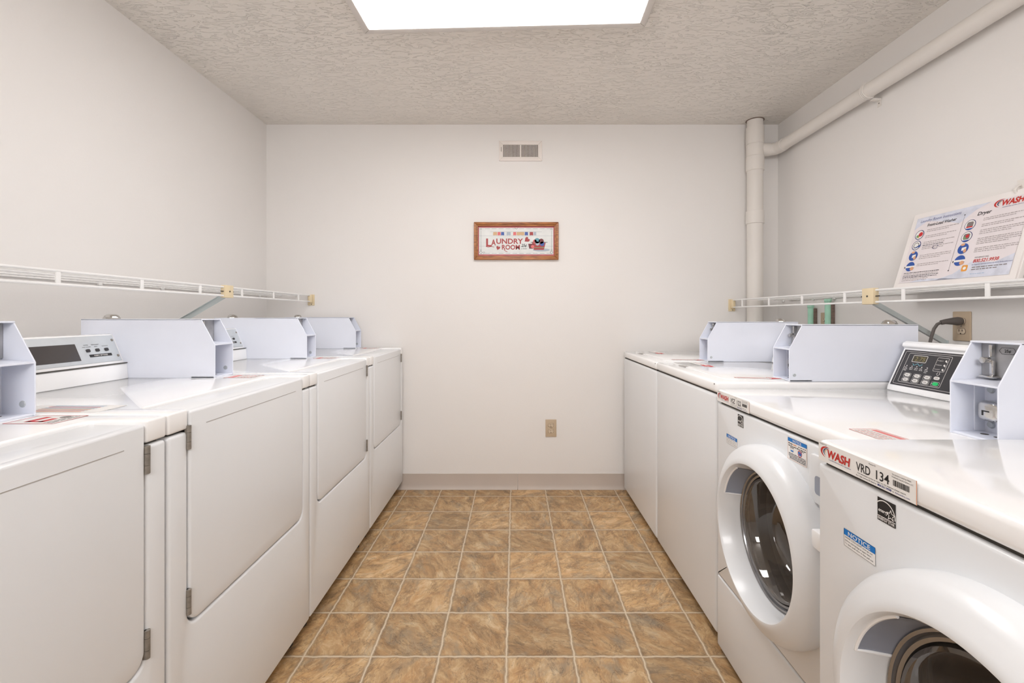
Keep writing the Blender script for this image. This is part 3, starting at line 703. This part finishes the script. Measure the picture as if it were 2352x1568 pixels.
# ------------------------------------------------------------------ wire shelves
def wire_shelf(side, xw, xl, zt, zl, straps, joint, clips, label):
    s = 1 if side == 'r' else -1
    root = thing('wire_shelf', label, 'shelf', (xw, YB, zt), 0, 'wire shelves on the side walls')
    y0, y1 = -.55, YB - .004
    d = MB()
    n = int((y1 - y0) / .0254)
    for i in range(n + 1):
        y = y1 - .012 - i * .0254
        d.tube([(xw - s * .004 if s < 0 or y < 2.895 else 1.49, y, zt + .001), (xl, y, zt + .001)], .0014, 5)
    for x in (xw - s * .006, xw - s * .1, xw - s * .2): d.tube([(x, y0, zt - .004), (x, y1 if s < 0 else 2.89, zt - .004)], .003, 6)
    o = d.build('wire_deck', M_WIRE, root)
    MB().tube([(xl, y0, zt), (xl, y1, zt)], .0042, 8).build('lip_rail', M_WIRE, root)
    MB().tube([(xl, y0, zl), (xl, y1, zl)], .0042, 8).build('lip_rail', M_WIRE, root)
    for y in straps:
        MB().box(xl - .0022, xl + .0022, y - .0075, y + .0075, zl, zt, .0015, 2).build('lip_strap', M_WIRE, root)
    e = MB(); e.box(xl - .022, xl + .022, YB - .006, YB, zl - .026, zt + .006, .002, 2); e.box(xl - .010, xl + .014, YB - .028, YB - .004, zl - .006, zt + .002, .003, 2)
    for z in (zl - .018, zt - .004): e.tube([(xl + .004, YB - .009, z), (xl + .004, YB - .005, z)], .003, 8, 1)
    e.build('end_bracket', [M_ALMOND, M_STEEL], root)
    j = MB(); j.box(xl - .012, xl + .012, joint - .03, joint + .03, zl - .009, zt + .009, .003, 2)
    j.tube([(xl - s * .0122, joint, (zl + zt) / 2), (xl - s * .0135, joint, (zl + zt) / 2)], .004, 10, 1); j.box(xl - .003, xl + .003, joint - .045, joint + .045, (zl + zt) / 2 - .002, (zl + zt) / 2 + .002, 0, 1, 1)
    j.build('joint_bracket', [M_ALMOND, M_GAP], root)
    zw = zl - .165
    br = MB(); a = Vector((xl + s * .014, joint, zl - .002)); b = Vector((xw - s * .002, joint, zw))
    dv = (b - a).normalized(); nv = Vector((0, 1, 0)); up = dv.cross(nv)
    t = bmesh.new(); V = []
    for p in (a, b):
        for q in ((-.011, -.0012), (.011, -.0012), (.011, .0012), (-.011, .0012)): V.append(t.verts.new(p + up * q[0] + nv * q[1] ))
        for q in (): pass
    for k in range(4): t.faces.new((V[k], V[(k + 1) % 4], V[4 + (k + 1) % 4], V[4 + k]))
    t.faces.new(V[:4]); t.faces.new(V[4:][::-1]); br._take(t, 0)
    t = bmesh.new(); V = []
    for p in (a, b):
        for q in ((-.011, 0), (-.011, -.012), (-.0095, -.012), (-.0095, 0)): V.append(t.verts.new(p + up * q[0] + nv * q[1]))
    for k in range(4): t.faces.new((V[k], V[(k + 1) % 4], V[4 + (k + 1) % 4], V[4 + k]))
    t.faces.new(V[:4]); t.faces.new(V[4:][::-1]); br._take(t, 0)
    br.box(min(xw, xw - s * .004), max(xw, xw - s * .004), joint - .01, joint + .01, zw - .02, zw + .012, .001, 1)
    br.build('diagonal_brace', M_BRACE, root)
    for y in clips:
        MB().box(min(xw, xw - s * .012), max(xw, xw - s * .012), y - .008, y + .008, zt - .014, zt + .004, .003, 2).build('wall_clip', M_WIRE, root)
    for ch in root.children: ch.location = (-xw, -YB, -zt)
    return root
wire_shelf('l', XL, -1.343, 1.276, 1.236, [1.3456, 1.6486, 1.954, 2.253, 2.548, 2.842, 1.04, .74, .44], 2.137, [1.8, 2.12, 2.93, 1.2], 'white wire shelf on the left wall above the dryers')
wire_shelf('r', XR, 1.427, 1.245, 1.198, [2.878, 2.575, 2.278, 1.983, 1.683, 1.383, 1.085, .785, .485], 1.84, [2.95, 2.657, 2.48, 1.2], 'white wire shelf on the right wall above the washers')

# ------------------------------------------------------------------ ceiling light
LW, LD = 1.218, .62
ang = -math.atan2(.0485, 1.2174)
cxm = (-.6596 + .5578) / 2; cym = (2.011 + 1.9625) / 2
ux = Vector((math.cos(ang), math.sin(ang))); vy = Vector((-math.sin(ang), math.cos(ang)))
cc = Vector((cxm, cym)) - vy * (LD / 2)
light = thing('ceiling_light', 'large rectangular fluorescent ceiling light with a glowing white diffuser', 'light', (cc.x, cc.y, ZC), ang)
fr = MB(); zf = -.024
for q in ([(-LW / 2, -LD / 2), (LW / 2, -LD / 2), (LW / 2 - .03, -LD / 2 + .03), (-LW / 2 + .03, -LD / 2 + .03)], [(LW / 2, -LD / 2), (LW / 2, LD / 2), (LW / 2 - .03, LD / 2 - .03), (LW / 2 - .03, -LD / 2 + .03)],
          [(LW / 2, LD / 2), (-LW / 2, LD / 2), (-LW / 2 + .03, LD / 2 - .03), (LW / 2 - .03, LD / 2 - .03)], [(-LW / 2, LD / 2), (-LW / 2, -LD / 2), (-LW / 2 + .03, -LD / 2 + .03), (-LW / 2 + .03, LD / 2 - .03)]):
    fr.prism(q, 'z', zf, -.0005, .004, 2)
fr.build('frame', M_LIGHTF, light)
MB().box(-LW / 2 + .025, LW / 2 - .025, -LD / 2 + .025, LD / 2 - .025, zf + .006, zf + .012).build('diffuser', M_DIFFUSER, light)

# ------------------------------------------------------------------ air vent
vent = thing('air_vent', 'white wall register with vertical slots high on the back wall', 'vent', (.036, YB, 2.227))
v = MB(); vw, vh = .142, .066
v.frame(-vw, vw, -.009, 0, -vh, vh, .0255, .002)
v.box(-.0045, .0045, -.007, -.001, -.05, .05, .001, 1)
v.build('frame', M_VENT, vent)
MB().box(-.118, .118, -.0018, -.0004, -.042, .042).build('duct_opening', M_DUCT, vent)
for s in (-1, 1):
    for k in range(14):
        x = s * (.009 + k * .0082)
        MB().box(x - .0019, x + .0019, -.0075, -.0015, -.043, .043).build('louvre', M_VENT, vent)
MB().box(-.1275, -.1245, -.016, -.008, -.006, .022, .001, 1).build('lever', M_STEEL, vent)

# ------------------------------------------------------------------ framed laundry sign on back wall
pic = thing('framed_sign', 'small wood-framed LAUNDRY ROOM sign on the back wall', 'picture', (.0075, YB, 1.6335), .0)
hw, hh = .2775, .1235
f = MB(); f.frame(-hw, hw, -.020, 0, -hh, hh, .017, .003); f.frame(-hw + .013, hw - .013, -.015, -.002, -hh + .013, hh - .013, .014, .002)
fo = f.build('frame', M_WOOD, pic)
A_W = mat('sign board white', rgb(222, 224, 222), .5, var=.05, scale=14); A_G = mat('sign board grey', rgb(176, 182, 186), .5); A_P = mat('sign rose border', rgb(186, 92, 100), .5, var=.15, scale=20)
A_R = mat('sign brick red', rgb(166, 58, 58), .5); A_RB = mat('sign red shade', rgb(112, 44, 48), .5); A_TEAL = mat('sign teal', rgb(96, 158, 172), .5); A_BLU = mat('sign blue', rgb(62, 92, 168), .5)
A_TAN = mat('sign tan', rgb(206, 170, 128), .5); A_CORAL = mat('sign coral', rgb(222, 110, 110), .5); A_DK = mat('sign ink', rgb(62, 70, 70), .5); A_GR = mat('sign green', rgb(120, 160, 110), .5); A_SH = mat('sign shadow', rgb(168, 178, 190), .5)
d = Decal(); aw, ah = hw - .025, hh - .025
d.rect(-aw, -ah, aw, ah, A_P); iw, ih = aw - .008, ah - .011
d.rect(-iw, -ih, iw, ih, A_W, 1)
for z in (.034, -.034): d.rect(-iw, z - .0008, iw, z + .0008, A_G, 2)
for x in (-iw + .012, iw - .012):
    d.line(x, -ih + .03, x, ih - .02, .0012, A_DK, 2); d.ring(x, ih - .009, .005, .0016, A_DK, 2); d.ring(x, -ih + .013, .008, .002, A_DK, 2); d.ring(x, -ih + .028, .004, .0016, A_DK, 2)
d.ring(-iw + .032, -ih + .011, .005, .0016, A_DK, 2)
for z, sg in ((ih - .006, 1), (-ih + .007, -1)):
    x = -iw + .04
    while x < iw - .04: d.rect(x, z - .0006, x + .03, z + .0006, A_DK, 2); x += .045
d.pline([(-.01, ih - .001), (.002, ih - .008), (.012, ih - .001)], .0016, A_DK, 2)
x = -.152
for w, k in ((.027, A_TAN), (.021, A_CORAL), (.021, A_BLU), (.012, A_W), (.027, A_SH), (.012, A_W), (.02, A_CORAL), (.052, A_TAN), (.022, A_BLU), (.006, A_W), (.024, A_R), (.018, A_SH)):
    d.poly([(x + .001, .0595), (x + w - .001, .0595), (x + w, .039), (x + w * .75, .037), (x + w * .5, .0395), (x + w * .25, .037), (x, .039)], k, 3); x += w + .002
d.line(-.17, .061, .17, .061, .0008, A_DK, 3)
d.text('L', -.1975, -.034, .050, A_R, 4, w=.036, bold=.03); d.text('A', -.164, -.027, .037, A_R, 4, w=.030, bold=.03); d.text('UNDRY', -.131, -.017, .033, A_R, 4, w=.176, bold=.025)
d.pline([(-.2, -.035), (-.185, -.040), (-.165, -.036), (-.145, -.040)], .003, A_R, 4)
d.text('ROOM', -.094, -.055, .030, A_R, 4, w=.118, bold=.025); d.pline([(-.082, -.055), (-.07, -.066), (-.058, -.070)], .0035, A_R, 4)
d.text('25¢', .0335, -.038, .019, A_DK, 4, w=.037, shear=.2, bold=.02); d.text('a load', .033, -.053, .008, A_DK, 4, w=.037, shear=.2)
def heart(cx, cy, s, rot, m):
    P = []
    for i in range(24):
        t = 2 * PI * i / 24; hx = .8 * math.sin(t) ** 3; hy = (13 * math.cos(t) - 5 * math.cos(2 * t) - 2 * math.cos(3 * t) - math.cos(4 * t)) / 17
        P.append((cx + s * (hx * math.cos(rot) - hy * math.sin(rot)), cy + s * (hx * math.sin(rot) + hy * math.cos(rot))))
    d.poly(P, m, 4)
heart(.071, .009, .021, -.9, A_R); heart(-.119, -.045, .016, -.35, A_R)
d.disc(.165, -.058, .056, A_SH, 3, 24, .010)
d.poly([(.103, -.010), (.194, -.010), (.182, -.058), (.117, -.058)], A_R, 4); d.rect(.11, -.045, .187, -.041, A_GR, 5)
d.poly([(.079, -.018), (.117, -.018), (.112, -.05), (.086, -.05)], A_RB, 5); d.disc(.108, -.036, .011, A_CORAL, 6, 14)
for cx, cy, r_, k in ((.122, -.003, .013, A_CORAL), (.138, .002, .018, A_TEAL), (.165, -.001, .017, A_RB), (.171, -.018, .015, A_BLU), (.14, -.016, .014, A_SH)): d.disc(cx, cy, r_, k, 5, 12)
d.line(.095, -.008, .128, -.006, .003, A_DK, 6); d.line(.178, -.007, .206, -.008, .003, A_DK, 6)
art = d.build('printed_panel', axes((0, -.006, 0), (1, 0, 0), (0, 0, 1)), pic)

# ------------------------------------------------------------------ wall outlets
def outlet(x, y, z, rz, label):
    o = thing('wall_outlet', label, 'outlet', (x, y, z), rz, 'beige duplex wall outlets')
    p = MB(); p.box(-.036, .036, -.006, 0, -.057, .057, .003, 3); p.tube([(0, -.0068, 0), (0, -.0055, 0)], .003, 10, 1)
    p.build('cover_plate', [M_BEIGE, M_STEEL], o)
    for s in (-1, 1):
        q = MB(); zc = s * .0195
        pts = arc(0, zc, .0172, -.75, .75, 6) + arc(0, zc, .0172, PI - .75, PI + .75, 6)
        q.prism([(a * 1.08, b * 1.0 + 0) for a, b in pts], 'y', -.0062, -.0055, 0, 1, 1); q.prism([(a * .98, zc + (b - zc) * .9) for a, b in pts], 'y', -.0085, -.0058, .0008, 1, 0)
        for dx, h in ((-.0065, .0045), (.0065, .0038)): q.box(dx - .0012, dx + .0012, -.0089, -.008, zc + .003 - h, zc + .003 + h, 0, 1, 2)
        q.tube([(0, -.0089, zc - .009), (0, -.008, zc - .009)], .0026, 10, 2)
        q.build('receptacle', [M_BEIGE_L, M_GAPSHADE, M_SLOT], o)
    return o
outlet(.2365, YB, .403, 0, 'beige outlet low on the back wall below the framed sign')
outlet(XR, 1.774, 1.103, -PI / 2, 'beige outlet on the right wall with a grey plug in its upper socket')
outlet(XR, 2.555, 1.103, -PI / 2, 'beige outlet on the right wall between the two green pipes')

cord = thing('power_cord', 'grey angled plug and cord in the right wall outlet', 'cord', (XR - .009, 1.774, 1.1225))
p = MB(); p.tube([(0, 0, 0), (-.012, 0, 0), (-.026, .003, 0), (-.05, .010, -.002), (-.062, .015, -.006)], [.015, .0165, .014, .010, .009], 14)
p.build('plug', M_CORD, cord)
pts = [(-.058, .014, -.004), (-.072, .019, -.012), (-.082, .022, -.03), (-.09, .024, -.06), (-.098, .026, -.1), (-.105, .026, -.16), (-.10, .024, -.26), (-.07, .02, -.4)]
MB().tube(pts, .0058, 10).build('cable', M_CORD, cord)

# ------------------------------------------------------------------ pipes
pipe = thing('drain_pipe', 'white painted drain pipe in far right corner with a branch along the right wall', 'pipe', (1.548, 2.955, 0))
R = .048
MB().tube([(0, 0, 0), (0, 0, ZC - .0005)], R, 32).build('vertical_stack', M_PVC, pipe)
zbr = 2.212
MB().lathe([(R, ZC - .004), (R + .007, ZC - .003), (R + .007, ZC - .001), (R, ZC - .001)], T(0, 0, 0), 32).build('ceiling_gap', M_GAPSHADE, pipe)['label'] = 'dark ragged gap around the pipe at the ceiling'
for a, b in ((2.20 - .055 + .1, 2.355), (2.075, 2.165), (1.735, 1.815)):
    MB().lathe([(R, a - .002), (R + .006, a), (R + .006, b), (R, b + .002)], T(0, 0, 0), 32).build('coupling', M_PVC, pipe)
MB().lathe([(R, 2.165), (R + .004, 2.167), (R + .004, 2.243), (R, 2.245)], T(0, 0, 0), 32).build('tee_fitting', M_PVC, pipe)
MB().tube([(.03, -.002, zbr), (.088, -.004, zbr)], .041, 24).build('branch_collar', M_PVC, pipe)
rb = .0345
bend = [(.03, -.004, zbr)] + [(.085 + .045 * math.sin(a), -.004 - .06 * (1 - math.cos(a)), zbr) for a in (0, .3, .6, .9, 1.2, PI / 2)]
MB().tube(bend + [(.132, -.1, zbr)], rb + .004, 24).build('elbow', M_PVC, pipe)
MB().tube([(.132, -.08, zbr), (.132, -4.5, zbr)], rb, 28).build('branch_pipe', M_PVC, pipe)
st = MB(); ys = 2.177 - 2.955
pts = [Vector((.132 + (rb + .002) * math.cos(a), ys, zbr + (rb + .002) * math.sin(a))) for a in [PI * .35 + (PI * 1.3) * i / 14 for i in range(15)]]
for off_ in (-.008, 0, .008): st.tube([p + Vector((0, off_, 0)) for p in pts], .0035, 6)
st.box(.132 + .015, XR - 1.548 - .0005, ys - .01, ys + .01, zbr - rb - .012, zbr - rb - .004, .001, 1)
st.box(XR - 1.548 - .004, XR - 1.548 - .0005, ys - .011, ys + .011, zbr - rb - .04, zbr - rb - .004, .001, 1)
st.tube([(XR - 1.548 - .0055, ys, zbr - rb - .025), (XR - 1.548 - .003, ys, zbr - rb - .025)], .003, 8, 1)
st.build('pipe_strap', [M_PVC, M_STEEL], pipe)

for y, zt_, lab in ((2.64, 1.205, 'shorter pale green standpipe against the right wall, nearer the corner'), (2.495, 1.235, 'taller pale green standpipe against the right wall, nearer the camera')):
    g = thing('green_standpipe', lab, 'pipe', (XR - .03, y, 0), 0, 'green standpipes behind the washers')
    MB().tube([(0, 0, 0), (0, 0, zt_ - .012)], .0145, 18).build('pipe', M_GREEN, g)
    MB().lathe([(0, zt_), (.015, zt_), (.0175, zt_ - .003), (.0175, zt_ - .014), (.0145, zt_ - .018)], T(0, 0, 0), 18).build('rim', M_GREEN, g)
    MB().box(.008, .0295, -.014, .003, 0, zt_ - .02, .002, 1).build('shadow_strip', M_GAPSHADE, g)['label'] = 'brown strip standing in for the shadow beside the pipe'  # brown box painted as the pipe's shadow on its wall side

# ------------------------------------------------------------------ instruction poster leaning on the right shelf
P0 = Vector((1.623, 1.966, 1.2535)); pw = .485
up = Vector((.097, 0, .322)); ph = up.length
poster = thing('instruction_poster', 'white-framed laundry instruction poster leaning on the right wire shelf', 'poster', tuple(P0))
Mp = axes((0, 0, 0), (0, -1, 0), tuple(up))        # u toward the camera, v up, w out of the wall
f = MB(); f.frame(0, pw, 0, .016, 0, ph, .026, .0015)
fo = f.build('frame', M_FRAMEW, poster)
# frame() builds in xz with y = thickness: map x->u, z->v, y->-w
fo.data.transform(Mp @ Matrix(((1, 0, 0, 0), (0, 0, 1, 0), (0, -1, 0, 0), (0, 0, 0, 1))))
P_BG = mat('poster paper', rgb(234, 226, 228), .35, var=.02, scale=10); P_BL = mat('poster cloud blue', rgb(214, 217, 230), .35, var=.12, scale=30); P_OR = mat('poster orange', rgb(232, 160, 70), .4); P_SKIN = mat('poster hand tan', rgb(222, 168, 128), .4); P_BLU = mat('poster icon blue', rgb(44, 86, 168), .4); P_DKB = mat('poster icon navy', rgb(48, 50, 110), .4)
d = Decal(); q0 = .026; W_, H_ = pw - 2 * q0, ph - 2 * q0
d.rect(0, 0, W_, H_, P_BG)
d.poly([(0, H_), (0, H_ - .05), (.05, H_ - .02), (.12, H_ - .035), (.2, H_ - .06), (.25, H_ - .02), (.3, H_)], P_BL, 1)
d.poly([(W_, 0), (W_, .075), (W_ - .06, .05), (W_ - .14, .062), (W_ - .2, .02), (W_ - .27, 0)], P_BL, 1); d.poly([(.05, 0), (.1, .012), (.2, .006), (.26, 0)], P_BL, 1)
d.text('Laundry Room Instructions', .02, H_ - .022, .0115, M_TXTB, 2, w=.175, shear=.25)
d.text('Front-Load Washer', .058, H_ - .045, .012, M_TXT, 2, w=.125, bold=.02, shear=.15)
d.text('Dryer', .262, H_ - .044, .013, M_TXT, 2, w=.05, bold=.02, shear=.15)
d.line(.212, .035, .212, H_ - .03, .001, M_TXTG, 2); d.disc(.212, .035, .0025, M_TXT, 2, 8); d.disc(.212, H_ - .03, .0025, M_TXT, 2, 8)
wash_logo(d, .335, H_ - .026, .02, 2, wl=.072); d.text('multifamily laundry systems', .345, H_ - .034, .0032, M_TXTB, 2, w=.07)
def icon(cx, cy, kind):
    r = .0205
    if kind < 2:
        d.disc(cx, cy, r, P_DKB, 2, 26); d.disc(cx, cy, r * .87, M_PAPER, 3, 26)
        if kind == 0: d.disc(cx + .006, cy + .001, .010, M_STRED, 4, 10); d.disc(cx - .007, cy - .006, .006, A_GR, 4, 8); d.disc(cx - .001, cy - .010, .004, M_GOLD, 4, 8)
        else: d.ring(cx, cy, .011, .003, M_TXTG, 4); d.poly([(cx - .015, cy - .013), (cx + .018, cy - .009), (cx + .019, cy + .002), (cx + .004, cy - .006)], P_BLU, 4)
    elif kind in (4, 5):
        d.disc(cx, cy, r, P_DKB, 2, 26); d.disc(cx, cy, r * .9, M_PAPER, 3, 26); d.poly(rrect(cx - .012, cx + .012, cy - .011, cy + .012, .006), M_TXTG, 4)
        if kind == 4: d.rect(cx - .012, cy - .011, cx + .012, cy - .006, M_STRED, 5)
        else: d.disc(cx + .003, cy + .002, .007, M_STRED, 5, 8); d.disc(cx - .005, cy - .004, .005, A_GR, 5, 8)
        d.poly([(cx - .014, cy - .0135), (cx + .014, cy - .0135), (cx + .007, cy - .019), (cx - .007, cy - .019)], P_BLU, 4)
    else:
        d.disc(cx, cy, r, P_BLU, 2, 26)
        if kind == 2: d.poly([(cx - .005, cy - .008), (cx + .012, cy - .006), (cx + .012, cy + .006), (cx - .005, cy + .004)], M_PAPER, 3); d.disc(cx - .004, cy + .016, .008, P_SKIN, 4, 10, .005); d.disc(cx + .009, cy - .009, .006, P_SKIN, 4, 10, .008)
        else: d.rect(cx - .022, cy - .005, cx + .022, cy + .003, M_PAPER, 3); d.rect(cx - .026, cy - .006, cx - .022, cy + .001, M_TXT, 3); d.disc(cx + .011, cy - .010, .009, P_SKIN, 4, 10, .008)
for i, k in enumerate((0, 1, 2, 3)): icon(.033, H_ - .076 - i * .046, k)
for i, k in enumerate((4, 5, 2, 3)): icon(.245, H_ - .076 - i * .046, k)
yy = H_ - .062
for i, (n_, gap) in enumerate(((2, .012), (2, .012), (2, .0), (1, 0), (2, .020), (3, .016), (2, .014))):
    for j in range(n_):
        bold_ = i == 3; d.words(.064, .064 + (.09 if bold_ else .135) * (1 if j < n_ - 1 or n_ == 1 else .7), yy, .0028, M_TXT if bold_ else M_TXTL, 2, i * 9 + j); yy -= .0072
    yy -= gap
d.ring(.125, H_ - .142, .012, .003, M_NAVY, 2, .4, 5.6, 18, .6)
for j in range(6): d.words(.012, .012 + (.16 if j < 4 else .12), .041 - j * .0066, .0028, M_TXT if j in (0, 2, 3) else M_TXTL, 2, 77 + j)
yy = H_ - .062
for i, (n_, gap) in enumerate(((2, .012), (2, .010), (3, .014), (4, .012), (3, .010))):
    for j in range(n_): d.words(.29, .29 + .145 * (1 if j < n_ - 1 else .75), yy, .0030, M_TXTL, 2, 200 + i * 9 + j); yy -= .0068
    yy -= gap * .8
d.text('FOR SERVICE CALL:', .3, .072, .005, M_TXT, 2, w=.05, shear=.2); d.text('800.521.9938', .298, .056, .012, M_WASHRED, 2, w=.088, bold=.02, shear=.2)
d.text('or request service online at www.fixlaundry.com', .297, .046, .005, M_TXTB, 2, w=.135, shear=.1)
d.words(.3, .42, .036, .0034, M_TXTG, 2, 5); d.words(.3, .39, .028, .0034, M_TXTG, 2, 6); d.words(.3, .35, .012, .003, M_STBLUE, 2, 8)
d.poly(rrect(.262, .284, .026, .05, .005), P_OR, 2); d.disc(.273, .038, .006, M_PAPER, 3, 10)
d.build('printed_sheet', Mp @ T(q0, q0, .006), poster)
sh = MB().box(0.004, pw - .004, .004, ph - .004, .0, .005); so = sh.build('backing_board', M_FRAMEW, poster); so.data.transform(Mp)

ck = thing('wall_hook', 'small off-white hook on the right wall above the instruction poster', 'hook', (XR, 1.565, 1.585))
h = MB(); h.box(-.006, 0, -.012, .012, -.02, .024, .002, 2); h.tube([(-.004, 0, .006), (-.018, 0, .0), (-.026, 0, -.012), (-.022, 0, -.022), (-.01, 0, -.024)], .004, 8)
h.build('hook', M_PVC, ck)

# ------------------------------------------------------------------ camera, lights, world
cam = bpy.data.cameras.new('camera'); co = bpy.data.objects.new('camera', cam); COL.objects.link(co)
co.location = (0, 0, EYE); co.rotation_euler = (PI / 2, 0, 0)
cam.sensor_width = 36; cam.lens = F / 2352 * 36; cam.clip_start = .02
cam.shift_x = -(VX - 1176) / 2352; cam.shift_y = -(784 - VY) / 2352
S.camera = co
la = bpy.data.lights.new('rear fill light', 'AREA'); la.shape = 'RECTANGLE'; la.size = 1.2; la.size_y = .6; la.energy = 35; la.color = (1, .985, .99)  # unseen fill light added behind the camera, aimed at the back wall
lo = bpy.data.objects.new('rear fill light', la); COL.objects.link(lo); lo.location = (0, -1.35, 1.95); lo.rotation_euler = (math.radians(82), 0, 0)
w = bpy.data.worlds.new('world'); S.world = w; w.use_nodes = True
w.node_tree.nodes['Background'].inputs[0].default_value = (.9, .9, .95, 1); w.node_tree.nodes['Background'].inputs[1].default_value = .3
S.view_settings.view_transform = 'Standard'; S.view_settings.look = 'None'; S.view_settings.exposure = 0.0
S.cycles.max_bounces = 7; S.cycles.diffuse_bounces = 5; S.cycles.glossy_bounces = 3; S.cycles.use_adaptive_sampling = True; S.cycles.adaptive_threshold = 0.12; S.cycles.adaptive_min_samples = 16; S.cycles.transparent_max_bounces = 8
S.cycles.use_denoising = True; S.cycles.sample_clamp_indirect = 6
